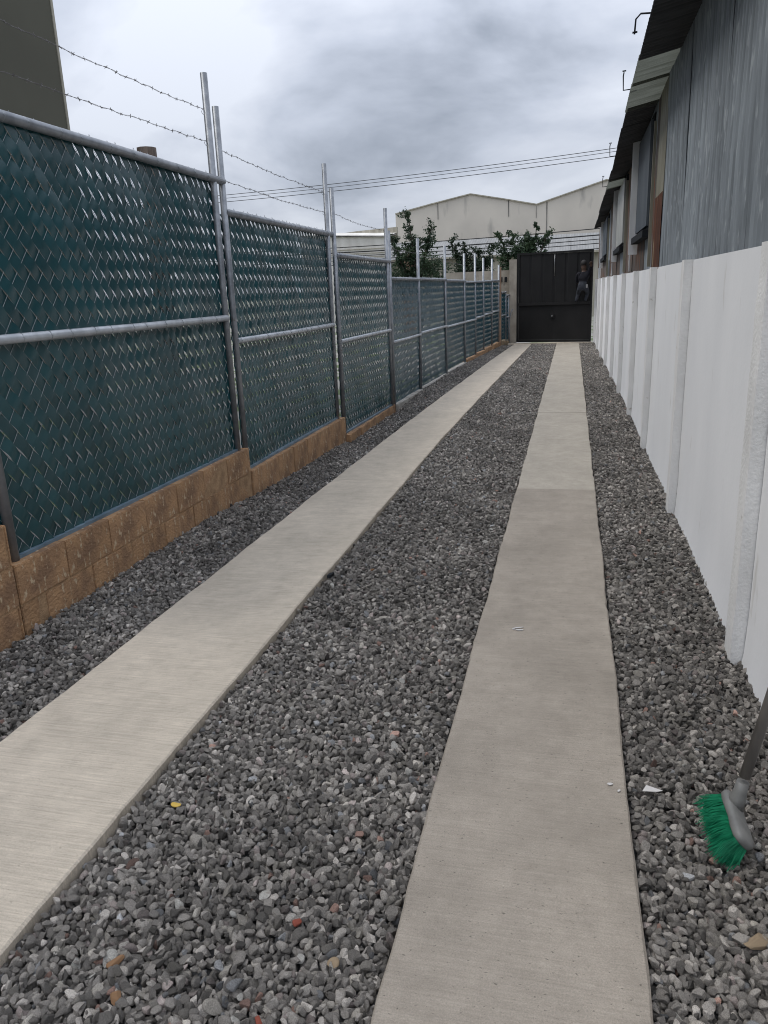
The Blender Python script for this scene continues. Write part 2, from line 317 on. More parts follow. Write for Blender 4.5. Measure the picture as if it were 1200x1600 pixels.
# concrete wheel strips, slab by slab
def strip(name, xin, xout, cuts, m):
    root = tag(empty(name, (0, 0, 0)), kind='structure')
    for a, b in zip(cuts[:-1], cuts[1:]):
        mb = MB(); n = max(8, int((b - a) / 0.07)); T = []; 
        lvl = rng.uniform(-0.0015, 0.0015)
        for i in range(n + 1):
            y = lerp(a + 0.0008, b - 0.0008, i / n); e0 = rng.gauss(0, 0.0016) + 0.003 * math.sin(y * 5.3); e1 = rng.gauss(0, 0.0016) + 0.003 * math.sin(y * 4.1 + 2)
            x0, x1 = xout(y) + e0, xin(y) + e1
            if x0 > x1: x0, x1 = x1, x0
            c0, c1 = 0.005 + abs(rng.gauss(0, 0.0015)), 0.005 + abs(rng.gauss(0, 0.0015))
            T.append([(x0 - .002, y, -0.11), (x0, y, lvl - c0), (x0 + c0, y, lvl)] + [(lerp(x0 + c0, x1 - c1, k / 5), y, lvl + rng.gauss(0, 0.0004)) for k in range(1, 5)] + [(x1 - c1, y, lvl), (x1, y, lvl - c1), (x1 + .002, y, -0.11)])
        w_ = len(T[0]); vs = [p for r in T for p in r]
        fs = [(j * w_ + i, j * w_ + i + 1, (j + 1) * w_ + i + 1, (j + 1) * w_ + i) for j in range(n) for i in range(w_ - 1)]
        fs += [tuple(range(w_)), tuple(n * w_ + i for i in reversed(range(w_)))]
        mb.add(vs, fs).build('slab', m if (m != 'concrete_grey' or a < 5) else 'concrete_pale', root, origin=((R_IN if name.startswith('right') else -1.7), a, 0))
    return root
strip('left_strip', lambda y: interp(y, L_IN), lambda y: interp(y, L_OUT), [-1.2, 6.2, 10.0, 15.0, 22.35], 'concrete_warm')
strip('right_strip', lambda y: R_OUT, lambda y: R_IN, [-1.2, 6.02, 9.9, 14.9, 22.35], 'concrete_grey')
th = MB(); th.box((-1.75, 22.37, -0.1), (0.56, 22.62, 0.012)); tag(th.build('threshold', 'concrete_warm'), kind='structure')

# ------------------------------------------------------------------ gravel (loose stones: instances over the bed)
def stone_mesh(i, name='stone'):
    r = random.Random(100 + i)
    bm = bmesh.new(); bmesh.ops.create_icosphere(bm, subdivisions=3, radius=1.0)
    sc = Vector((r.uniform(1.3, 1.9), r.uniform(1.0, 1.4), r.uniform(0.75, 1.15)))
    planes = []
    for _ in range(r.randint(6, 9)):
        d = Vector((r.gauss(0, 1), r.gauss(0, 1), r.gauss(0, 1))).normalized(); planes.append((d, r.uniform(0.36, 0.72)))
    for v in bm.verts:
        for _ in range(2):
            for d, k in planes:
                t = v.co.dot(d)
                if t > k: v.co -= d * (t - k)
        v.co = Vector((v.co.x * sc.x, v.co.y * sc.y, v.co.z * sc.z))
    me = bpy.data.meshes.new(name); bm.to_mesh(me); bm.free()
    return me
def scatter():
    P, Rr, Sc, T, I = [], [], [], [], []
    def layer(step, zoff, y0, y1, smin, smax):
        for y in np.arange(y0, y1, step):
            for x in np.arange(-2.62, 0.80, step):
                px, py = x + nr.uniform(-.5, .5) * step * 1.1, y + nr.uniform(-.5, .5) * step * 1.1
                if px < face_x(py) + 0.002 or px > wall_x(py) + 0.01: continue
                xo, xi = interp(py, L_OUT), interp(py, L_IN)
                s = nr.uniform(smin, smax) * (1.35 if nr.random() < 0.06 else 1.0)
                e = s * 0.75
                if xo - e < px < xi + e or R_IN - e < px < R_OUT + e: continue
                P.append((px, py, gz(px, py) + zoff + nr.normal(0, 0.0055))); Sc.append(s)
                Rr.append((nr.normal(0, .8), nr.normal(0, .8), nr.uniform(0, 6.28)))
                u = nr.random()
                damp = 0.86 + 0.22 * sstep(-.25, .35, math.sin(px * 5.1 + math.sin(py * 2.3) * 1.4) * math.sin(py * 3.3 + px * 2.2 + 1.0) + 0.5 * math.sin(py * 1.3 + px * 1.1))
                v = float(np.clip(nr.lognormal(math.log(0.185), 0.46), 0.05, 0.50)) * damp
                if u < .80: c = (v * 1.075, v * 0.985, v * 0.88)
                elif u < .915: c = (v * 1.08, v * .99, v * .86)
                elif u < .958: c = (v * 1.12, v * 0.95, v * 0.87)
                elif u < .964: c = (v * 1.35, v * .85, v * .68)
                elif u < .992: c = (v * 0.98, v * 0.98, v * 0.98)
                else: c = (0.40, 0.385, 0.35)
                T.append(c); I.append(int(nr.integers(0, 16)))
    layer(0.0180, -0.012, 0.95, 9.0, 0.0080, 0.0125)
    layer(0.0190, -0.001, 0.95, 9.0, 0.0065, 0.0135)
    layer(0.042, 0.008, 0.95, 9.0, 0.0065, 0.0130)
    layer(0.0215, -0.002, 9.0, 22.4, 0.0095, 0.0150)
    layer(0.042, 0.007, 9.0, 22.4, 0.008, 0.0135)
    return map(np.array, (P, Rr, Sc, T, I))
P, Rr, Sc, T, I = scatter()
me = bpy.data.meshes.new('gravel'); me.vertices.add(len(P)); me.vertices.foreach_set('co', P.astype(np.float32).ravel())
for nm, ty, key, arr in (('rotv', 'FLOAT_VECTOR', 'vector', Rr), ('sc', 'FLOAT', 'value', Sc), ('tint', 'FLOAT_VECTOR', 'vector', T), ('pick', 'INT', 'value', I)):
    at = me.attributes.new(nm, ty, 'POINT'); at.data.foreach_set(key, arr.astype(np.int32 if ty == 'INT' else np.float32).ravel())
gravel = bpy.data.objects.new('gravel', me); COL.objects.link(gravel)
tag(gravel, 'loose grey crushed gravel between and beside the concrete strips', 'gravel', kind='stuff')
src = bpy.data.collections.new('gravel_source')
for i in range(16):
    sm = stone_mesh(i); sm.materials.append(M['gravel_stone']); src.objects.link(bpy.data.objects.new('gravel_stone', sm))
ng = bpy.data.node_groups.new('gravel_scatter', 'GeometryNodeTree')
ng.interface.new_socket('Geometry', in_out='INPUT', socket_type='NodeSocketGeometry'); ng.interface.new_socket('Geometry', in_out='OUTPUT', socket_type='NodeSocketGeometry')
gi = ng.nodes.new('NodeGroupInput'); go = ng.nodes.new('NodeGroupOutput')
ci = ng.nodes.new('GeometryNodeCollectionInfo'); ci.inputs['Collection'].default_value = src; ci.inputs['Separate Children'].default_value = True; ci.inputs['Reset Children'].default_value = True
iop = ng.nodes.new('GeometryNodeInstanceOnPoints'); iop.inputs['Pick Instance'].default_value = True
def na(name, ty):
    n = ng.nodes.new('GeometryNodeInputNamedAttribute'); n.data_type = ty; n.inputs['Name'].default_value = name; return n.outputs['Attribute']
ng.links.new(gi.outputs[0], iop.inputs['Points']); ng.links.new(ci.outputs[0], iop.inputs['Instance'])
ng.links.new(na('pick', 'INT'), iop.inputs['Instance Index']); ng.links.new(na('sc', 'FLOAT'), iop.inputs['Scale'])
e2r = ng.nodes.new('FunctionNodeEulerToRotation'); ng.links.new(na('rotv', 'FLOAT_VECTOR'), e2r.inputs[0]); ng.links.new(e2r.outputs[0], iop.inputs['Rotation'])
ng.links.new(iop.outputs[0], go.inputs[0])
gravel.modifiers.new('scatter', 'NODES').node_group = ng

# ------------------------------------------------------------------ chain-link fence with woven slats
PP, QQ, AMP = 0.0915, 0.107, 0.0046
def fence_panel(y0, y1, zb, zm, zt, posts, label, far=False, strip_=True, rail_over=(0.0, 0.0), xa=None, xb=None, rr=0.027, seed=0):
    r = random.Random(seed)
    xa = fx(y0) if xa is None else xa; xb = fx(y1) if xb is None else xb
    L = math.hypot(y1 - y0, xb - xa); dx, dy = (xb - xa) / L, (y1 - y0) / L
    nx, ny = dy, -dx                                   # towards the lane
    def W(u, z, off=0.0): return Vector((xa + dx * u + nx * off, y0 + dy * u + ny * off, z))
    root = empty('fence_panel', W(L / 2, zb), label, 'fence', 'chain link fence panels with green slats')
    for (u, z0, z1, pr) in posts:
        lean = r.uniform(-0.006, 0.006)
        MB().tube([W(u, z0, 0.012), W(u + lean, z1, 0.012 + lean)], pr, 12).build('post', 'galv', root)
    MB().tube([W(-rail_over[0], zt, 0.022), W(L / 2, zt + r.uniform(-.004, .004), 0.022), W(L + rail_over[1], zt, 0.022)], rr, 12).build('top_rail', 'galv', root)
    MB().tube([W(0.0, zm, 0.026), W(L / 2, zm + r.uniform(-.006, .006), 0.026), W(L, zm, 0.026)], rr * 0.88, 12).build('middle_rail', 'galv_bright', root)
    # slats run down to the right, over and under the wires
    zlo, zhi = zb + 0.012, zt - 0.012; ulo, uhi = (-0.05, L + 0.055) if not far else (0.01, L - 0.01)
    wob = [r.uniform(0, 6.28) for _ in range(4)]
    def bulge(u, z): return 0.012 * math.sin(u * 2.1 + wob[0]) * math.sin((z - zb) * 1.5 + wob[1]) + 0.004 * math.sin(u * 7 + z * 3 + wob[2])
    farmb = MB()
    k0 = math.floor(ulo / PP + zlo / QQ) - 1; k1 = math.ceil(uhi / PP + zhi / QQ)
    ns = 5 if far else 8
    for k in range(k0, k1 + 1):
        # base(k,s): u = PP*(k/2+s), z = QQ*(k/2-s)
        s0 = max((ulo - PP * (k + 1) / 2) / PP, (k / 2 - zhi / QQ)) ; s1 = min((uhi - PP * k / 2) / PP, ((k + 1) / 2 - zlo / QQ))
        if s1 - s0 < 0.15: continue
        n = max(2, int((s1 - s0) * ns)); vs = []
        gap0, gap1 = 0.006 + r.uniform(0, 0.022), 0.006 + r.uniform(0, 0.022)
        ph = r.uniform(-0.05, 0.05); amp = AMP * r.uniform(0.75, 1.25); tw = r.uniform(-0.0015, 0.0015)
        ticks = {}
        for i in range(n + 1):
            s = lerp(s0, s1, i / n)
            a = ticks.setdefault(round(s - k / 2), r.uniform(0.45, 1.5))
            x = amp * a * math.cos(2 * math.pi * (s - k / 2 + ph))
            for m_ in (gap0, 0.5, 1 - gap1):
                u = PP * (k / 2 + s + m_ / 2); z = QQ * (k / 2 - s + m_ / 2)
                u = min(max(u, ulo), uhi); z = min(max(z, zlo), zhi)
                vs.append(W(u, z, x + tw * (m_ - .5) * 2 + bulge(u, z) + (0.0012 if m_ == 0.5 else 0)))
        fs = [(i * 3 + c, i * 3 + c + 1, (i + 1) * 3 + c + 1, (i + 1) * 3 + c) for i in range(n) for c in range(2)]
        if far: farmb.add(vs, fs, True)
        else:
            mb = MB(); mb.add(vs, fs, True); mb.build('slat', 'slat', root)
    if far: tag(farmb.build('slats', 'slat_far', root), kind='stuff')
    wm = MB()
    def clip(pa, da):
        # straight line in (u,z) clipped to the panel
        t0, t1 = -1e9, 1e9
        for p, d, lo, hi in ((pa[0], da[0], ulo, uhi), (pa[1], da[1], zlo, zhi)):
            a, b = (lo - p) / d, (hi - p) / d
            if a > b: a, b = b, a
            t0, t1 = max(t0, a), min(t1, b)
        return (t0, t1) if t1 - t0 > 0.05 else None
    def wire(pa, da, off):
        c = clip(pa, da)
        if not c: return
        n = max(1, int((c[1] - c[0]) * math.hypot(*da) / 0.25)); pts = []
        for i in range(n + 1):
            t = lerp(c[0], c[1], i / n); u, z = pa[0] + da[0] * t, pa[1] + da[1] * t; pts.append(W(u, z, off + bulge(u, z)))
        wm.tube(pts, 0.0014 if not far else 0.0012, 4, False)
    for k in range(k0, k1 + 2): wire((PP * k / 2, QQ * k / 2), (PP, -QQ), -0.0015)
    for k in range(math.floor(ulo / PP - zhi / QQ) - 1, math.ceil(uhi / PP - zlo / QQ) + 1):
        wire((PP * k / 2, -QQ * k / 2), (PP, QQ), 0.0015)
    # twisted wire ends standing over the top rail
    for i in range(int(L / PP)):
        if r.random() < .75:
            u = (i + .5) * PP + r.uniform(-.01, .01); h_ = r.uniform(0.006, 0.022)
            wm.tube([W(u - .012, zt + rr * .6, 0.002), W(u, zt + rr + h_, 0.0), W(u + .014, zt + rr * .8, 0.004)], 0.0015, 4, False)
    # ties round the rails
    for z, off in ((zt, 0.022), (zm, 0.026)):
        rad = (rr if z == zt else rr * .88) + 0.0016
        u = r.uniform(.05, .12)
        while u < L - .05:
            c = W(u, z, off); pts = []
            for q in range(9):
                t = 2 * math.pi * q / 8; pts.append(c + Vector((nx, ny, 0)) * rad * math.cos(t) + Vector((0, 0, 1)) * rad * math.sin(t) + Vector((dx, dy, 0)) * 0.006 * (q / 8 - .5))
            wm.tube(pts, 0.0017, 4, False); u += r.uniform(0.12, 0.3) if not far else 0.6
    tag(wm.build('wire_mesh', 'wire', root), kind='stuff')
    if strip_:
        MB().obox(W(0.02, zb - 0.004, -0.012), W(L - .02, zb, 0) - W(.02, zb, 0), Vector((nx, ny, 0)) * 0.036, (0, 0, 0.02)).build('bottom_strip', 'strip', root)
    return root
PR = 0.0255
fence_panel(3.02, 5.70, 0.355, 1.405, 2.41, [(0.0, 0.3, 2.62, PR), (2.68, 0.3, 3.115, PR)], 'tallest and nearest slatted fence panel, on two courses of block', rail_over=(0.05, 0.16), seed=1)
fence_panel(5.845, 8.50, 0.158, 1.22, 2.19, [(0.0, 0.1, 2.925, PR), (2.655, 0.1, 2.895, PR)], 'second fence panel from the camera, on a single course of block', rail_over=(0.0, 0.17), seed=2)
fence_panel(8.66, 11.0, -0.055, 1.025, 1.97, [(0.0, -.1, 2.665, PR), (2.34, -.1, 2.665, PR)], 'third fence panel, ending where the brown block base ends', rail_over=(0.0, 0.12), seed=3)
FAR = [11.14, 12.99, 15.3, 17.37, 18.71, 19.83, 21.03, 22.15]
MZ = [0.825, 0.865, 0.87, 0.83, 0.875, 0.90, 0.93, 0.95]
TZ = [1.735, 1.735, 1.745, 1.70, 1.695, 1.715, 1.73, 1.74]
PT = [2.38, 2.37, 2.36, 2.29, 2.33, 2.27, 2.28, 2.15]
ORD = ['fourth', 'fifth', 'sixth', 'seventh', 'eighth', 'ninth', 'tenth']
for i in range(7):
    L_ = math.hypot(FAR[i + 1] - FAR[i], fx(FAR[i + 1]) - fx(FAR[i])) - 0.008
    zb = (-0.07, -0.05, -0.02, 0.03, 0.05, 0.07, 0.08)[i]
    posts = [(L_ - 0.03, zb - .1, PT[i + 1], PR)] + ([(0.0, zb - .1, PT[0], PR)] if i == 0 else [])
    fence_panel(FAR[i], FAR[i + 1] - 0.006, zb, (MZ[i] + MZ[i + 1]) / 2, (TZ[i] + TZ[i + 1]) / 2, posts,
                ORD[i] + ' fence panel counted from the camera, in the level far run', far=True, strip_=False, rr=0.024, seed=10 + i)
# two short low panels tucked in by the gate
fence_panel(22.36, 22.62, 0.12, 0.80, 1.42, [(0.0, 0.0, 1.45, 0.02), (0.29, 0.0, 1.45, 0.02)], 'short low fence panel just past the rusty post', far=True, strip_=False, rr=0.02, xa=-1.95, xb=-1.84, seed=31)
fence_panel(22.64, 22.80, 0.10, 0.74, 1.34, [(0.0, 0.0, 1.36, 0.02), (0.14, 0.0, 1.36, 0.02)], 'lowest narrow fence panel, against the beige gate pillar', far=True, strip_=False, rr=0.02, xa=-1.835, xb=-1.75, seed=32)
rp = MB(); rp.box((-2.0, 22.24, -0.3), (-1.93, 22.31, 2.1)); tag(rp.build('post', 'terracotta'), 'slim rusty brown post where the far fence run ends', 'post')
bp_ = MB(); bp_.tube([(-1.70, 22.55, -0.05), (-1.72, 22.55, 0.35), (-1.71, 22.56, 0.7), (-1.67, 22.58, 0.9), (-1.63, 22.6, 0.95)], 0.014, 8)
tag(bp_.build('bent_pipe', 'galv'), 'thin bent grey pipe leaning by the beige gate pillar', 'pipe')

# barbed wire
def barbed(pa, pb, sag, label):
    pa, pb = Vector(pa), Vector(pb); L = (pb - pa).length; n = max(6, int(L / 0.03)); A, B = [], []
    d = (pb - pa).normalized(); s_ = d.cross(Vector((0, 0, 1))).normalized()
    r = random.Random(int(pa.z * 1000) + int(pa.y * 10)); kinks = [r.uniform(-.006, .006) for _ in range(40)]
    mb = MB()
    def pos(t): return pa.lerp(pb, t) - Vector((0, 0, sag * 4 * t * (1 - t))) + Vector((0, 0, float(np.interp(t * 39, range(40), kinks))))
    for i in range(n + 1):
        t = i / n; a = i * 1.15; o = s_ * math.cos(a) * .0022 + Vector((0, 0, 1)) * math.sin(a) * .0022
        A.append(pos(t) + o); B.append(pos(t) - o)
    mb.tube(A, 0.0012, 4, False); mb.tube(B, 0.0012, 4, False)
    u = 0.05
    while u < L - .03:
        p = pos(u / L)
        for _ in range(2):
            v = (s_ * r.uniform(-1, 1) + Vector((0, 0, 1)) * r.uniform(-1, 1) + d * r.uniform(-.4, .4)).normalized() * 0.012
            mb.tube([p - v, p + v], 0.0014, 4, False)
        mb.tube([p - d * .006, p + d * .006], 0.0028, 5, True)
        u += 0.105
    # loop of tie wire at the far post
    mb.tube([pb + Vector((.02 * math.cos(t), -.01, .02 * math.sin(t) - .01)) for t in np.linspace(0, 6.2, 9)], 0.0016, 4, False)
    o = mb.build('barbed_wire', 'barb'); return tag(o, label, 'barbed wire', 'barbed wire strands over the fence')
barbed((fx(3), 2.6, 2.845), (fx(5), 5.70, 2.872), 0.012, 'upper barbed wire strand over the tallest fence panel')
barbed((fx(3), 2.6, 2.61), (fx(5), 5.70, 2.665), 0.012, 'lower barbed wire strand over the tallest fence panel')
barbed((fx(6), 5.86, 2.64), (fx(8), 8.50, 2.615), 0.015, 'upper barbed wire strand over the second fence panel')
barbed((fx(6), 5.86, 2.43), (fx(8), 8.50, 2.41), 0.015, 'lower barbed wire strand over the second fence panel')
barbed((fx(8.7), 8.69, 2.42), (fx(10.8), 11.0, 2.38), 0.03, 'barbed wire strand over the third fence panel')
for a, b, z0, z1, l in ((11.15, 12.98, 2.16, 2.15, 'fourth'), (12.99, 15.28, 2.12, 2.12, 'fifth'), (15.3, 17.36, 2.1, 2.06, 'sixth')):
    barbed((fx(a), a, z0), (fx(b), b, z1), 0.02, 'thin wire strand over the %s fence panel' % l)

# block wall under the fence: separate blocks in courses, mortar behind them
bw = empty('block_wall', (-2.64, 5.5, -0.1), 'stepped brown concrete block wall under the nearest three fence panels', 'wall')
def blocks(ya, yb, courses, face, th=0.14, first=0.0, parent=bw, lenb=0.405):
    mo = MB(); zt = max(c[1] for c in courses); zl = min(c[0] for c in courses)
    mo.box((face - th + .006, ya + .004, zl + .004), (face - 0.0035, yb - .004, zt - 0.006)); mo.build('mortar', 'mortar', parent)
    for ci_, (z0, z1) in enumerate(courses):
        y = ya - (first if ci_ % 2 == 0 else first + lenb / 2) % lenb
        while y < yb:
            a, b = max(y, ya), min(y + lenb, yb)
            if b - a > 0.02:
                mb = MB(); j = rng.uniform(-.003, .003)
                mb.box((face - th + j, a + .0022, z0 + .0022), (face + j, b - .0022, z1 - (.0022 if z1 < zt else 0)), jit=0.0025)
                mb.build('block', 'block', parent, origin=(face, a, z0), bevel=0.004)
            y += lenb
blocks(1.4, 2.94, [(-0.16, 0.15), (0.15, 0.355), (0.355, 0.565)], -2.572, first=0.1)
blocks(2.945, 5.80, [(0.15, 0.355), (-0.16, 0.15)], -2.57, first=0.02)
blocks(5.805, 8.62, [(-0.16, 0.155)], -2.565, first=0.2)
blocks(8.625, 11.12, [(-0.30, -0.06)], -2.52, first=0.3)
cb = empty('low_wall', (-2.3, 19, -0.1), 'low pale tan block kerb wall under the far fence run', 'wall')
for i in range(7):
    a, b = FAR[i], FAR[i + 1]; xa, xb = face_x(a), face_x(b); zt = (-0.06, -0.045, -0.02, 0.035, 0.055, 0.075, 0.085)[i]
    n = max(1, round((b - a) / 0.4))
    for k in range(n):
        t0, t1 = k / n, (k + 1) / n; p = Vector((lerp(xa, xb, t0) - .14, lerp(a, b, t0) + .004, -0.2)); q = Vector((lerp(xa, xb, t1) - .14, lerp(a, b, t1) - .004, -0.2))
        MB().obox(p, (0.14 + rng.uniform(-.004, .004), 0, 0), q - p, (0, 0, zt + 0.2 - .004)).build('block', 'curb' if i < 3 else 'block', cb)
for k in range(3):
    p = Vector((-1.93 + .075 * k, 22.33 + 0.16 * k, -.2)); MB().obox(p, (0.07, 0.155, 0), (-.09, .05, 0), (0, 0, .30 - .02 * k)).build('block', 'tan_stone', cb)

# ------------------------------------------------------------------ white precast wall on the right
ww = empty('precast_wall', (0.75, 12, -0.1), 'long whitewashed precast wall with columns along the gravel', 'wall')
COLS = [0.95, 3.27, 5.57, 7.84, 9.9, 11.95, 14.0, 16.1, 18.2, 20.3, 22.4]
WT = 1.675
for i, yc in enumerate(COLS):
    cx = COLUMN_X + wdx(yc); mb = MB(); nseg = 14; w_ = 0.065
    vs = []
    for k in range(nseg + 1):
        z = lerp(-0.15, WT + .003 if i else 2.2, k / nseg)
        j = lambda: rng.gauss(0, 0.0011)
        vs += [(cx + j(), yc + w_ + j(), z), (cx + j(), yc - w_ + j(), z), (cx + .14, yc - w_ - .004 + j(), z), (cx + .14, yc + w_ + .004, z)]
    fs = [(k * 4 + c, k * 4 + (c + 1) % 4, (k + 1) * 4 + (c + 1) % 4, (k + 1) * 4 + c) for k in range(nseg) for c in range(4)] + [(nseg * 4, nseg * 4 + 1, nseg * 4 + 2, nseg * 4 + 3)]
    mb.add(vs, fs).build('column', 'white_col', ww)
for a, b in zip(COLS[:-1], COLS[1:]):
    y0, y1 = a + 0.073, b - 0.073
    mb = MB(); nu, nv = 18, 10; vs = []
    ph = rng.uniform(0, 6)
    for j in range(nv + 1):
        z = lerp(-0.15, WT, j / nv)
        for i in range(nu + 1):
            y = lerp(y0, y1, i / nu); vs.append((wall_x(y) + 0.002 * math.sin(y * 2.3 + z * 1.7 + ph) + rng.gauss(0, .0008) - (0.012 * max(0, 0.08 - z) / .1 if z < .08 else 0), y, z))
    fs = [(j * (nu + 1) + i, j * (nu + 1) + i + 1, (j + 1) * (nu + 1) + i + 1, (j + 1) * (nu + 1) + i) for j in range(nv) for i in range(nu)]
    mb.add(vs, fs, True)
    mb.box((wall_x(y0) + .03, y0, -0.15), (wall_x(y0) + .05, y1, WT - .004))
    mb.build('panel', 'white_wall', ww)

# ------------------------------------------------------------------ corrugated shed above it
shed = empty('shed', (1.2, 12, 0), 'corrugated metal shed rising behind the white wall', 'shed')
def corr(y0, y1, z0, z1, x, m, name='wall_sheet', pitch=0.076, amp=0.0085, tilt=0.0, rag=0.012, parent=shed):
    per = 8; n = max(4, int((y1 - y0) / pitch * per)); vs = []
    ph = rng.uniform(0, 6)
    for j in range(5):
        for i in range(n + 1):
            y = lerp(y0, y1, i / n); z = lerp(z0 + (rag * math.sin(y * 3 + ph) if j == 0 else 0), z1, j / 4)
            vs.append((x + wdx(y) + amp * math.cos(2 * math.pi * y / pitch) + tilt * (i / n) + 0.004 * math.sin(z * 3 + ph), y, z))
    fs = [(j * (n + 1) + i, j * (n + 1) + i + 1, (j + 1) * (n + 1) + i + 1, (j + 1) * (n + 1) + i) for j in range(4) for i in range(n)]
    return MB().add(vs, fs, True).build(name, m, parent)
SX = 0.770
yy = 1.0; k = 0
SHEETS = []
while yy < 7.45:
    b = min(yy + 0.76, 7.5); corr(yy - 0.04, b, 1.655 + rng.uniform(-.012, .012), 3.5, SX - 0.004 * (k % 2), 'sheet'); yy = b; k += 1
corr(7.50, 7.74, 1.67, 3.5, SX - .003, 'sheet')
corr(7.70, 8.32, 2.20, 3.5, SX - .006, 'fibre'); corr(7.70, 8.34, 1.66, 2.32, SX - .010, 'rust_red', name='rusted_sheet', rag=.02)
corr(8.30, 8.66, 1.67, 3.5, SX, 'sheet_rust')
yy = 8.62; k = 0
while yy < 22.4:
    b = min(yy + 0.82, 22.45); corr(yy - 0.03, b, 1.665 + rng.uniform(-.02, .02), 3.5 if yy < 12 else 3.2, SX - 0.004 * (k % 2), 'sheet_rust' if k % 5 else 'sheet'); yy = b; k += 1
# window boxes: proud frame, pane, dark sill, white cover strip on the far side
def bay(y0, y1, z0, z1, proud, pm, plate, pz0, pproud):
    x = SX + wdx((y0 + y1) / 2); wnd = MB()
    wnd.box((x - proud + .02, y0, z0), (x + .02, y1, z1)); o = wnd.build('window', 'dark_trim', shed)
    MB().box((x - proud - .006, y0 + .05, z0 + .06), (x - proud + .018, y1 - .05, z1 - .05)).build('pane', pm, o)
    MB().box((x - proud - .045, y0 - .04, z0 - .055), (x + .0, y1 + .02, z0 + .015)).build('sill', 'dark_trim', o)
    MB().box((x - pproud, y1 + .06, pz0), (x + .01, y1 + .085, z1 + .05)).build('cover_strip', 'white_trim', o)
    MB().box((x - .035, y0 - .13, 1.70), (x + .0, y0 - .10, z1 - .1)).build('jamb', 'fibre', o)
bay(8.78, 10.35, 2.05, 3.16, 0.045, 'pane', True, 1.88, 0.115)
bay(12.4, 14.3, 2.06, 3.05, 0.045, 'pane_pale', True, 1.90, 0.11)
bay(17.3, 19.6, 2.08, 2.92, 0.04, 'pane', True, 1.9, 0.09)
for y, h_, m_ in ((11.35, .42, 'white_trim'), (15.6, .22, 'white_trim'), (16.6, .3, 'sheet'), (20.6, .38, 'white_trim'), (21.5, .25, 'white_trim')):
    x = SX + wdx(y); MB().box((x - .03, y, 1.69), (x - .012, y + .07, 1.69 + h_), jit=.004).build('batten', m_, shed)
# roof sheets with an uneven eave
EAVE = [(1.0, 0.42, 3.22), (5.6, 0.43, 3.215), (8.0, 0.455, 3.205), (12.0, 0.48, 3.045), (20.9, 0.485, 2.87), (22, .485, 2.86)]
def eave(y):
    t = [p[0] for p in EAVE]; return float(np.interp(y, t, [p[1] for p in EAVE])), float(np.interp(y, t, [p[2] for p in EAVE]))
yy = 0.9; k = 0
while yy < 20.85:
    b = min(yy + 0.86, 20.9); n = int((b - yy + .05) / .076 * 6) + 2; vs = []; dxe = rng.uniform(-.008, .008); dz = rng.uniform(-.006, .006) + (0.008 if k % 2 else 0)
    for j, t in enumerate((0, .25, .6, 1, 2.2, 9.5)):
        for i in range(n + 1):
            y = lerp(yy - .06, b + .06, i / n); ex, ez = eave(y); x = ex + dxe + t * 0.34
            vs.append((x, y, ez + dz + t * 0.34 * 0.2 + 0.009 * math.cos(2 * math.pi * y / 0.076)))
    fs = [(j * (n + 1) + i, j * (n + 1) + i + 1, (j + 1) * (n + 1) + i + 1, (j + 1) * (n + 1) + i) for j in range(5) for i in range(n)]
    mid = (yy + b) / 2
    o = MB().add(vs, fs, True).build('roof_sheet', 'fibre_roof' if (6.9 < mid < 8.3 or 12.6 < mid < 13.6) else 'roof_sheet', shed)
    yy = b; k += 1
for y0, y1 in ((1, 5), (5.02, 9.5), (9.52, 14), (14.02, 20.85)):      # purlins over the eave wall
    (ex, ez), (ex2, ez2) = eave(y0), eave(y1)
    MB().obox((0.80, y0, ez + .035), (0.05, 0, 0), (wdx(y1) - wdx(y0), y1 - y0, ez2 - ez), (0, 0, .05)).build('purlin', 'dark_trim', shed)
bk = MB(); bk.box((0.95, 1.0, -0.3), (1.05, 22.3, 3.0)); bk.box((3.6, 1.0, -.3), (3.7, 22.3, 3.7)); bk.build('back_wall', 'dark_trim', shed)
def hook(y, kind):
    ex, ez = eave(y)
    if kind == 0: pts = [(ex + .06, y, ez + .045), (ex - .045, y, ez + .05), (ex - .075, y, ez + .02), (ex - .08, y - .01, ez - .07)]
    else: pts = [(ex + .05, y, ez + .02), (ex - .06, y, ez + .015), (ex - .065, y, ez + .13), (ex - .06, y, ez + .16)]
    mb = MB(); mb.tube(pts, 0.006, 8); p = Vector(pts[-1]); mb.tube([p + Vector((-.014, 0, .01)), p + Vector((.018, 0, .012))], 0.006, 6); mb.build('bracket', 'dark_trim', shed)
hook(6.05, 0); hook(8.0, 1); hook(11.0, 1); hook(13.6, 1)

# ------------------------------------------------------------------ gate, pillar and what stands beside it
gate = empty('gate', (-0.5, 22.7, 0), 'tall black sheet metal gate closing the lane', 'gate')
GA, GB = Vector((-1.53, 22.86, 0.02)), Vector((0.53, 22.42, 0.02)); gd = (GB - GA).normalized(); gl = (GB - GA).length; gn = Vector((gd.y, -gd.x, 0))
def G(u, z, off=0): return GA + gd * u + gn * off + Vector((0, 0, z))
def gbox(u0, u1, z0, z1, o0, o1, name, m='gate', parent=gate):
    return MB().obox(G(u0, z0, o0), gd * (u1 - u0), gn * (o1 - o0), (0, 0, z1 - z0)).build(name, m, parent)
GH = 2.43
gbox(0, .05, 0, GH, 0, .05, 'frame'); gbox(gl - .05, gl, 0, GH, 0, .05, 'frame'); gbox(.052, gl - .052, GH - .05, GH, 0, .05, 'frame'); gbox(.052, gl - .052, 0, .06, 0, .05, 'frame')
gbox(.052, gl - .052, 1.012, 1.085, 0.0, .07, 'middle_rail')
nP = 6; pw = (gl - .11) / nP
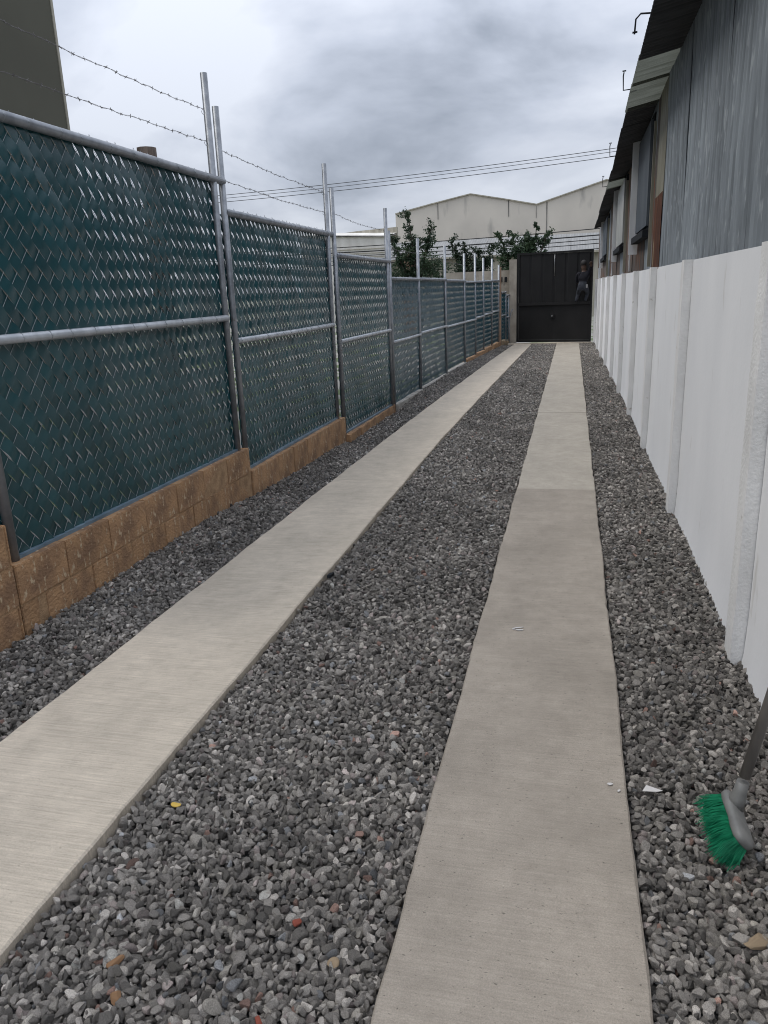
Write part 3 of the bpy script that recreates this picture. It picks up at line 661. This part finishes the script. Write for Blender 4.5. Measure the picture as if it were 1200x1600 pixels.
for i in range(nP):
    u0, u1 = .055 + i * pw, .055 + (i + 1) * pw
    mb = MB(); d = 0.035 if i % 2 else 0.0
    prof = [(u0, .010), (u0 + .02, .010 + .0), (u0 + .05, .028), (u1 - .05, .028), (u1 - .02, .010), (u1, .010)]
    vs = [G(u, z, o) for z in (1.08, GH - .052) for u, o in prof]
    mb.add(vs, [(q, q + 1, q + 7, q + 6) for q in range(5)]).build('panel', 'gate', gate)
for i in range(2):
    hw = (gl - .11) / 2; gbox(.055 + i * hw, .055 + (i + 1) * hw - .0005, .062, 1.018, .012 + .002 * i, .022 + .002 * i, 'lower_panel')
lk = gbox(gl / 2 - .09, gl / 2 + .03, .66, .78, .022, .045, 'lock'); MB().tube([G(gl / 2 - .03, .72, .045), G(gl / 2 - .03, .72, .085)], .022, 10).build('knob', 'steel', lk)
MB().tube([G(gl / 2 + .0, 1.78, .034), G(gl / 2 + .01, 2.38, .036)], .006, 6).build('rod', 'steel', gate)
pl = MB(); pl.box((-1.75, 22.78, -.3), (-1.545, 23.0, 2.3), jit=.006); tag(pl.build('pillar', 'beige', bevel=.01), 'stained beige concrete pillar carrying the black gate', 'pillar')
bwall = empty('wall', (-2.3, 23.1, 0), 'low stained beige wall with two small dark holes, behind the far fence', 'wall')
MB().box((-3.6, 23.02, -.3), (-1.56, 23.16, 2.02), jit=.006).build('wall_face', 'beige', bwall)
for x in (-1.995, -1.865): MB().box((x - .035, 22.995, 1.70), (x + .035, 23.03, 1.84)).build('hole', 'dark_trim', bwall)

# ------------------------------------------------------------------ the person up on the gate rail
def person():
    ped = lambda x, y, z: Vector((x, y, z))
    fy = -0.0
    def GP(u, z, off): return G(u, z - .02, off)
    uc = gl - 0.22
    foot = 1.08
    J = {
        'pelvis': GP(uc, 1.50, .24), 'chest': GP(uc + .01, 1.74, .22), 'neck': GP(uc + .015, 1.90, .215), 'head0': GP(uc + .01, 1.965, .23), 'head1': GP(uc + .005, 2.10, .235),
        'shL': GP(uc - .14, 1.845, .22), 'elL': GP(uc - .19, 1.66, .17), 'haL': GP(uc - .12, 1.56, .10), 'fiL': GP(uc - .08, 1.55, .06),
        'shR': GP(uc + .15, 1.85, .22), 'elR': GP(uc + .205, 1.98, .30), 'haR': GP(uc + .235, 2.06, .40), 'fiR': GP(uc + .24, 2.10, .46),
        'hipL': GP(uc - .08, 1.46, .24), 'knL': GP(uc - .15, 1.33, .06), 'anL': GP(uc - .19, 1.15, .10), 'toL': GP(uc - .22, 1.11, .045),
        'hipR': GP(uc + .08, 1.46, .24), 'knR': GP(uc + .10, 1.32, .06), 'anR': GP(uc + .06, 1.15, .10), 'toR': GP(uc + .05, 1.11, .045),
    }
    # keep feet outside the sheet: offsets are distances from the gate's frame plane
    E_ = [('pelvis', 'chest'), ('chest', 'neck'), ('neck', 'head0'), ('head0', 'head1'), ('chest', 'shL'), ('shL', 'elL'), ('elL', 'haL'), ('haL', 'fiL'), ('chest', 'shR'), ('shR', 'elR'), ('elR', 'haR'), ('haR', 'fiR'),
          ('pelvis', 'hipL'), ('hipL', 'knL'), ('knL', 'anL'), ('anL', 'toL'), ('pelvis', 'hipR'), ('hipR', 'knR'), ('knR', 'anR'), ('anR', 'toR')]
    Rd = dict(pelvis=.125, chest=.13, neck=.05, head0=.075, head1=.07, shL=.065, elL=.045, haL=.03, fiL=.02, shR=.065, elR=.045, haR=.03, fiR=.02,
              hipL=.085, knL=.06, anL=.04, toL=.032, hipR=.085, knR=.06, anR=.04, toR=.032)
    names = list(J); me = bpy.data.meshes.new('person')
    me.from_pydata([J[n] for n in names], [(names.index(a), names.index(b)) for a, b in E_], [])
    o = bpy.data.objects.new('person', me); COL.objects.link(o)
    sk = o.modifiers.new('skin', 'SKIN'); o.modifiers.new('sub', 'SUBSURF').levels = 2
    for i, n in enumerate(names): me.skin_vertices[0].data[i].radius = (Rd[n], Rd[n] * (.8 if n in ('chest', 'pelvis') else 1)); me.skin_vertices[0].data[i].use_root = (n == 'pelvis')
    dg = bpy.context.evaluated_depsgraph_get(); m2 = bpy.data.meshes.new_from_object(o.evaluated_get(dg))
    bpy.data.objects.remove(o)
    mats = ['navy', 'jeans', 'skin']
    m2.materials.clear()
    for x in mats: m2.materials.append(M[x])
    grp = {'pelvis': 1, 'hipL': 1, 'knL': 1, 'anL': 1, 'toL': 0, 'hipR': 1, 'knR': 1, 'anR': 1, 'toR': 0, 'head0': 2, 'head1': 2, 'neck': 2, 'haL': 2, 'fiL': 2, 'haR': 2, 'fiR': 2}
    for p in m2.polygons:
        c = p.center; nm = min(names, key=lambda n: (J[n] - c).length - Rd[n]); p.material_index = grp.get(nm, 0); p.use_smooth = True
    body = bpy.data.objects.new('person', m2); COL.objects.link(body)
    tag(body, 'person in a dark top and jeans perched on the gate rail, reaching to the wall', 'person')
    # hair cap, nose and fingers
    hb = MB(); c = J['head1'] + Vector((0, 0, -.02))
    vs = []; rows, segs = 6, 12
    for i in range(rows + 1):
        a = math.pi * .56 * i / rows
        for k in range(segs):
            t = 2 * math.pi * k / segs; vs.append(c + Vector((math.sin(a) * math.cos(t) * .088, math.sin(a) * math.sin(t) * .096, math.cos(a) * .105)))
    hb.add(vs, [(i * segs + k, i * segs + (k + 1) % segs, (i + 1) * segs + (k + 1) % segs, (i + 1) * segs + k) for i in range(rows) for k in range(segs)], True)
    hb.build('hair', 'hair', body)
    for s, nm in ((-1, 'L'), (1, 'R')):
        a, b = J['ha' + nm], J['fi' + nm]; d = (b - a).normalized(); sd_ = d.cross(Vector((0, 0, 1))).normalized()
        for q in range(4):
            o_ = sd_ * (q - 1.5) * .017; ln = (.05, .06, .056, .042)[q]
            hm = MB(); hm.tube([b + o_ - d * .012, b + o_ + d * ln * .5, b + o_ + d * ln * .85 - Vector((0, 0, .02))], [.009, .008, .006], 6); hm.build('finger', 'skin', body)
        hm = MB(); hm.tube([a + sd_ * .02, a + sd_ * .045 + d * .03, a + sd_ * .05 + d * .055], [.010, .009, .007], 6); hm.build('thumb', 'skin', body)
    cl = MB(); cp = J['hipR'] + gn * .09 + gd * .02
    cl.obox(cp, gd * .05, gn * .015, (0, 0, .09)).build('cloth', 'cloth_white', body, bevel=.004)
person()

# ------------------------------------------------------------------ far buildings
wh = empty('warehouse', (-4, 60, 0), 'big pale twin gabled warehouse behind the gate', 'building')
prof = [(-13.1, -.3), (-13.1, 7.14), (-10.4, 7.66), (-7.45, 8.18), (-5.0, 7.68), (-2.7, 7.18), (2.1, 8.5), (7.2, 7.18), (12, 8.5), (12, -.3)]
MB().prism(prof, 1, 60, 60.3).build('facade', 'warehouse', wh)
for a, b in zip(prof[1:-2], prof[2:-1]):
    MB().obox((a[0], 59.88, a[1]), (b[0] - a[0], 0, b[1] - a[1]), (0, 60, 0), (0, 0, .07)).build('roof', 'lowstain', wh)
MB().box((-13.08, 60.3, -.3), (-12.9, 118, 7.1)).build('side_wall', 'warehouse', wh)
for x, z0, z1, wd in ((-9.9, 6.6, 7.72, .05), (-4.72, 6.5, 7.58, .06), (-2.0, 5.2, 7.32, .07), (-2.72, 6.3, 7.1, .03), (3.2, 5.0, 8.1, .05)):
    MB().box((x, 59.972, z0), (x + wd, 60.01, z1)).build('joint', 'joint', wh)
lb = empty('low_shed', (-4, 49, 0), 'low roadside shed with pale corrugated roof below the warehouse', 'building')
MB().box((-11.5, 51.6, -.3), (6, 51.8, 4.4)).build('wall', 'warehouse', lb)
MB().box((-11.4, 48.2, -.3), (5.9, 48.35, 3.3)).build('front_wall', 'lowstain', lb)
for i in range(14):
    x0 = -11.7 + i * 1.28; vs = []; n = 16
    dz = rng.uniform(-.015, .015)
    for j in range(2):
        for k in range(n + 1):
            x = x0 + 1.27 * k / n; vs.append((x, 47.8 + j * 4.2, 3.42 + j * 1.2 + .012 * math.cos(k * math.pi) + dz))
    MB().add(vs, [(k, k + 1, n + 2 + k, n + 1 + k) for k in range(n)]).build('roof_sheet', 'pale_sheet', lb)
MB().box((-11.7, 47.72, 3.30), (6.2, 47.8, 3.42)).build('gutter', 'lowstain', lb)
lw = empty('low_building', (-12, 45, 0), 'small white building with stained parapet beyond the third fence panel', 'building')
MB().prism([(-15.5, -.3), (-15.5, 4.9), (-12.9, 4.72), (-10.35, 4.62), (-10.35, -.3)], 1, 45, 45.2).build('wall', 'lowwhite', lw)
MB().prism([(-15.5, 4.95), (-12.8, 5.17), (-10.3, 5.28), (-10.3, 4.4), (-15.5, 4.4)], 1, 47.5, 47.7).build('parapet', 'lowstain', lw)
MB().add([(-15.5, 44.9, 4.92), (-10.33, 44.9, 4.64), (-10.33, 47.5, 4.95), (-15.5, 47.5, 5.2)], [(0, 1, 2, 3)]).add([(-15.5, 44.9, 4.84), (-10.33, 44.9, 4.56), (-10.33, 47.5, 4.87), (-15.5, 47.5, 5.12)], [(0, 1, 2, 3)]).build('roof', 'lowwhite', lw)
for z in (3.55, 3.75, 3.98): MB().box((-15.5, 44.95, z), (-10.4, 44.985, z + .03)).build('ledge', 'lowstain', lw)
ob = empty('apartment_block', (-12, 8, 0), 'tall dark olive building rising behind the nearest fence panel', 'building')
MB().box((-15, -6, -.3), (-9.0, 13.62, 13)).build('wall', 'olive', ob)
MB().box((-9.0, 13.56, -.3), (-8.985, 13.62, 13)).build('corner_trim', 'lowstain', ob)
for dy in (0, 0.16):
    pass
cp = empty('conduit', (-8.9, 10.1, 0), 'pair of thin white pipes on the dark olive building', 'pipe')
for k, y in enumerate((10.02, 10.16)):
    MB().tube([(-8.93, y, 0), (-8.93, y, 5.55 + .0 * k)], .022, 8).build('pipe', 'white_trim', cp)
MB().box((-8.98, 9.9, 5.42), (-8.88, 10.26, 5.5)).build('bracket', 'white_trim', cp)
st = MB(); st.tube([(-3.22, 5.8, -.3), (-3.2, 5.81, 1.5), (-3.2, 5.81, 2.68)], [.085, .078, .075], 10); tag(st.build('wooden_stake', 'wood'), 'weathered wooden stake top poking over the nearest fence panel', 'stake')
br = MB(); br.box((-6.78, 32, -.3), (-6.30, 32.3, 2.93), jit=.01); br.box((-6.84, 31.95, 2.93), (-6.24, 32.35, 3.0)); tag(br.build('brick_pier', 'terracotta', bevel=.01), 'terracotta brick pier standing among the trees behind the fence', 'pier')

# ------------------------------------------------------------------ cables
def cable(pa, pb, sag, r, label, grp):
    pa, pb = Vector(pa), Vector(pb); pts = [pa.lerp(pb, t) - Vector((0, 0, sag * 4 * t * (1 - t))) for t in np.linspace(0, 1, 25)]
    tag(MB().tube(pts, r, 5).build('cable', 'cable'), label, 'cable', grp)
cable((-34, 45, 7.35), (9, 45, 8.75), 0.45, .016, 'highest of the three power lines crossing the sky', 'power lines across the sky')
cable((-34, 45, 7.16), (9, 45, 8.60), 0.45, .013, 'middle of the three power lines crossing the sky', 'power lines across the sky')
cable((-34, 45, 6.98), (9, 45, 8.36), 0.45, .016, 'lowest of the three power lines crossing the sky', 'power lines across the sky')
CB = [((-22, 40, 3.95), (9, 40, 4.4), .28, .022, 'topmost'), ((-22, 40, 3.75), (9, 40, 4.1), .3, .03, 'second highest'), ((-22, 40, 3.6), (9, 40, 3.95), .35, .02, 'third highest'),
      ((-22, 40, 3.3), (9, 40, 3.7), .25, .02, 'fourth highest'), ((-22, 40, 3.1), (9, 40, 3.45), .25, .018, 'lowest')]
for a, b, s_, r_, l in CB: cable(a, b, s_, r_, l + ' of the five dark cables in front of the warehouse', 'cables in front of the warehouse')

# ------------------------------------------------------------------ trees: limbs thickly set with small leaves
def tree(base, tips, masses, label, seed, leafsz=0.085, m='leaf'):
    r = random.Random(seed); base = Vector(base)
    root = empty('tree', base, label, 'tree', 'trees behind the fence')
    tb = MB(); fork = base + Vector((0, 0, min(t[2] for t in tips) * .55)); tb.tube([base, base.lerp(fork, .5) + Vector((.06, .03, 0)), fork], [.13, .11, .09], 8)
    lv = MB()
    def leaf(p, sz):
        a = Vector((r.gauss(0, 1), r.gauss(0, 1), r.gauss(0, .8))).normalized(); b = a.orthogonal().normalized(); b = (b * math.cos(r.uniform(0, 6.28)) + a.cross(b) * math.sin(r.uniform(0, 6.28)))
        l_ = sz * r.uniform(.7, 1.3); w2 = l_ * .28
        lv.add([p, p + a * l_ * .5 + b * w2, p + a * l_, p + a * l_ * .5 - b * w2], [(0, 1, 2, 3)])
    for tip in tips:
        tip = Vector(tip[:3]); rad = .15
        mid = fork.lerp(tip, .5) + Vector((r.uniform(-.1, .1), r.uniform(-.2, .2), -abs(tip.x - fork.x) * .15))
        pts = []
        for i in range(13):
            t = i / 12; pts.append(fork * (1 - t) ** 2 + mid * 2 * t * (1 - t) + tip * t * t)
        tb.tube(pts, [lerp(.06, .012, i / 12) for i in range(13)], 6)
        # clumps along the limb, with bare stretches between
        ncl = int((tip - fork).length / .095)
        for q in range(ncl):
            t = lerp(.28, 1.0, q / max(1, ncl - 1)); i = min(11, int(t * 12)); c = pts[i].lerp(pts[i + 1], t * 12 - i)
            rr_ = rad * lerp(1.0, .5, t) * r.uniform(.35, 1.15)
            c = c + Vector((r.gauss(0, .05), r.gauss(0, .07), r.gauss(0, .05)))
            for _ in range(30):
                d = Vector((r.gauss(0, 1), r.gauss(0, 1), r.gauss(0, 1))).normalized() * rr_ * r.random() ** .4
                leaf(c + d, leafsz)
            if r.random() < .45:                      # side spur
                d = Vector((r.choice((-1, 1)) * r.uniform(.5, 1), r.uniform(-.6, .6), r.uniform(-.1, .8))).normalized()
                for e_ in range(3):
                    cc = c + d * (.10 + .09 * e_)
                    for _ in range(24): leaf(cc + Vector((r.gauss(0, .045), r.gauss(0, .045), r.gauss(0, .045))), leafsz)
    for (cx_, cy_, cz_, rx, ry, rz, nl) in masses:
        nc = max(5, nl // 60)
        for _ in range(nc):
            d = Vector((r.gauss(0, 1), r.gauss(0, 1), r.gauss(0, 1))).normalized() * r.random() ** .45
            c = Vector((cx_ + d.x * rx, cy_ + d.y * ry, cz_ + d.z * rz)); s_ = r.uniform(.08, .2)
            for _ in range(60): leaf(c + Vector((r.gauss(0, s_), r.gauss(0, s_), r.gauss(0, s_ * .8))), leafsz)
    tb.build('trunk', 'bark', root); lv.build('crown', m, root)
tree((-5.75, 30, -.3), [(-6.08, 30, 4.40), (-5.15, 29.8, 3.86), (-5.45, 30.4, 3.4), (-6.0, 30.2, 3.1), (-6.75, 30, 3.55), (-6.5, 29.8, 3.0)],
     [(-5.2, 30, 2.3, .75, .7, .7, 2000), (-5.9, 30.3, 1.9, .8, .7, .5, 1500), (-6.9, 30.3, 2.2, .35, .5, .55, 1100)], 'dark tree with tall upright spires rising over the fence', 5)
tree((-3.75, 31, -.3), [(-4.62, 31, 3.30), (-4.1, 31, 3.22), (-3.55, 31.2, 3.0), (-3.0, 30.8, 3.16), (-3.3, 31, 2.7), (-4.3, 31, 2.8)],
     [(-3.9, 31, 2.15, .75, .7, .6, 2000), (-3.3, 31.2, 1.8, .6, .6, .45, 1200)], 'broad dark tree with level side boughs, second from the gate', 6, m='leaf_dark')
tree((-1.75, 30, -.3), [(-2.68, 30, 3.50), (-2.2, 30, 3.32), (-1.75, 30.1, 3.42), (-1.32, 30, 3.72), (-.92, 29.9, 3.42), (-1.5, 30, 3.1), (-2.35, 30, 2.75), (-2.6, 29.9, 2.45)],
     [(-1.85, 30, 2.85, .4, .45, .3, 1100)], 'tree with forked leafy boughs directly above the black gate', 7)

# ------------------------------------------------------------------ broom
bm_ = empty('broom', (0.50, 2.13, 0.0), 'broom with green bristles and grey head leaning by the white wall', 'broom')
hd = Vector((0.062, 0.03, 0.295)).normalized(); bc = Vector((0.500, 2.035, 0.062))        # head centre
ay = Vector((-0.02, 1.0, 0.04)).normalized(); dn = Vector((-0.66, 0.42, -0.58)).normalized(); dn = (dn - ay * dn.dot(ay)).normalized(); ax = ay.cross(dn).normalized()
hbm = MB(); prof_ = []
vs = []; ring = 14; secs = [(-.122, .45), (-.116, .72), (-.098, .95), (-.05, 1.0), (-.01, .9), (.03, .95), (.08, 1.0), (.105, .88), (.115, .6)]
for t, s_ in secs:
    t *= .86
    for k in range(ring):
        a = 2 * math.pi * k / ring; ca, sa = math.cos(a), math.sin(a)
        x = math.copysign(abs(ca) ** .6, ca) * .036 * s_; z = math.copysign(abs(sa) ** .6, sa) * .017 * s_
        vs.append(bc + ay * t + ax * x + dn * z)
fs = [(i * ring + k, i * ring + (k + 1) % ring, (i + 1) * ring + (k + 1) % ring, (i + 1) * ring + k) for i in range(len(secs) - 1) for k in range(ring)] + [tuple(range(ring)), tuple((len(secs) - 1) * ring + k for k in range(ring))]
hbm.add(vs, fs, True).build('head', 'plastic', bm_)
s0 = bc + ay * .045 - dn * .004
MB().tube([s0, s0 + hd * .035, s0 + hd * .055, s0 + hd * .085], [.025, .023, .019, .018], 14).build('socket', 'plastic', bm_)
MB().tube([s0 + hd * .10, s0 + hd * .55, s0 + hd * 1.02], .0155, 12).build('handle', 'handle', bm_)
bs = MB(); r = random.Random(77)
for i in range(1500):
    t = r.uniform(-.098, .094); xx = r.uniform(-.024, .024); root_ = bc + ay * t + ax * xx + dn * .012
    fl = (t / .1) * .42
    d = (dn + ay * (fl * .8 + r.gauss(0, .11)) + ax * (xx * 16 + r.gauss(0, .10)) + Vector((0, 0, -.05))).normalized(); ln = r.uniform(.05, .08)
    p1 = root_ + d * ln * .55; p2 = root_ + d * ln + Vector((r.gauss(0, .006), r.gauss(0, .006), -.010 + r.gauss(0, .004)))
    if p2.z < -.02: p2.z = -.02 + r.uniform(0, .006)
    bs.tube([root_, p1, p2], [.0013, .0012, .0008], 3, False, False)
tag(bs.build('bristles', 'bristle', bm_), kind='stuff')

# ------------------------------------------------------------------ small stray things on the gravel and the strips
def stray(name, x, y, s, m, label, cat='stone', flat=1.0, i=0, z=None):
    o = bpy.data.objects.new(name, stone_mesh(200 + i)); o.data.materials.append(M[m]); COL.objects.link(o)
    s *= 0.72; o.scale = (s, s, s * flat); o.rotation_euler = (rng.uniform(-.3, .3), rng.uniform(-.3, .3), rng.uniform(0, 6)); o.location = (x, y, (gz(x, y) + .014) if z is None else z)
    tag(o, label, cat)
stray('wood_chip', -1.205, 1.90, .020, 'yellow', 'bright yellow chip lying on the gravel near the left strip', 'chip', .5, 1)
stray('stone', -1.055, 1.305, .018, 'ochre', 'small orange stone nearest the left strip at the bottom', 'stone', .8, 2)
stray('stone', -0.995, 1.215, .022, 'ochre', 'larger rust orange stone at the bottom of the gravel', 'stone', .8, 3)
stray('brick_chip', -0.645, 1.225, .016, 'brick_red', 'small red brick chip at the bottom between the strips', 'chip', .8, 4)
stray('brick_chip', -0.655, 1.515, .014, 'brick_red', 'tiny red brick chip on the gravel near the right strip', 'chip', .8, 5)
stray('stone', -0.525, 1.41, .019, 'tan_stone', 'tan stone on the gravel close to the right strip', 'stone', .8, 6)
stray('stone', 0.485, 1.665, .038, 'tan_stone', 'big rough tan stone below the broom', 'stone', .6, 7)
stray('stone', -0.51, 4.70, .026, 'pale_stone', 'pale stone beside the right strip, middle of the lane', 'stone', .7, 8)
stray('stone', -1.10, 4.1, .02, 'ochre', 'brownish stone halfway up the middle gravel', 'stone', .7, 9)
def scrap(x, y, pieces, label, name='paint_chip', cat='chip'):
    mb = MB(); r = random.Random(int(x * 999) + int(y * 77))
    for cx_, cy_, a, b, rot in pieces:
        n = 7; ring_ = []
        for k in range(n):
            t = 2 * math.pi * k / n; q = r.uniform(.7, 1.15); u, v = a * q * math.cos(t), b * q * math.sin(t)
            ring_.append((x + cx_ + u * math.cos(rot) - v * math.sin(rot), y + cy_ + u * math.sin(rot) + v * math.cos(rot)))
        mb.add([(p[0], p[1], .0026) for p in ring_] + [(p[0], p[1], .0045) for p in ring_], [tuple(range(n)), tuple(range(n, 2 * n))] + [(k, (k + 1) % n, (k + 1) % n + n, k + n) for k in range(n)])
    tag(mb.build(name, 'paper'), label, cat)
scrap(0.16, 2.22, [(0, 0, .010, .007, .3)], 'larger white paint chip near the right edge of the right strip')
scrap(0.187, 2.19, [(0, 0, .008, .005, 1.0)], 'smaller white paint chip near the right edge of the right strip')
scrap(-0.207, 3.355, [(0, .012, .026, .006, .45), (.008, -.012, .024, .006, .1), (-.02, -.004, .007, .01, 0)], 'white smear of dried paint midway along the right strip', 'paint_smear', 'paint')
sp = MB(); vs = [Vector((.29 + a, 2.225 + b, gz(.29, 2.22) + .026 + c)) for a, b, c in ((-.03, -.008, 0), (.012, -.022, .012), (.034, .010, -.004), (-.016, .017, .006))]
sp.add(vs + [v + Vector((0, 0, .0015)) for v in vs], [(0, 1, 2, 3), (4, 5, 6, 7), (0, 1, 5, 4), (1, 2, 6, 5), (2, 3, 7, 6), (3, 0, 4, 7)]); tag(sp.build('paper_scrap', 'paper'), 'crumpled white paper scrap on the gravel beside the right strip', 'paper')
ds = MB(); ds.box((-1.335, 3.94, -.02), (-1.305, 3.985, -.004), jit=.004); tag(ds.build('plastic_scrap', 'dark_trim'), 'small dark scrap on the gravel at the inner edge of the left strip', 'scrap')
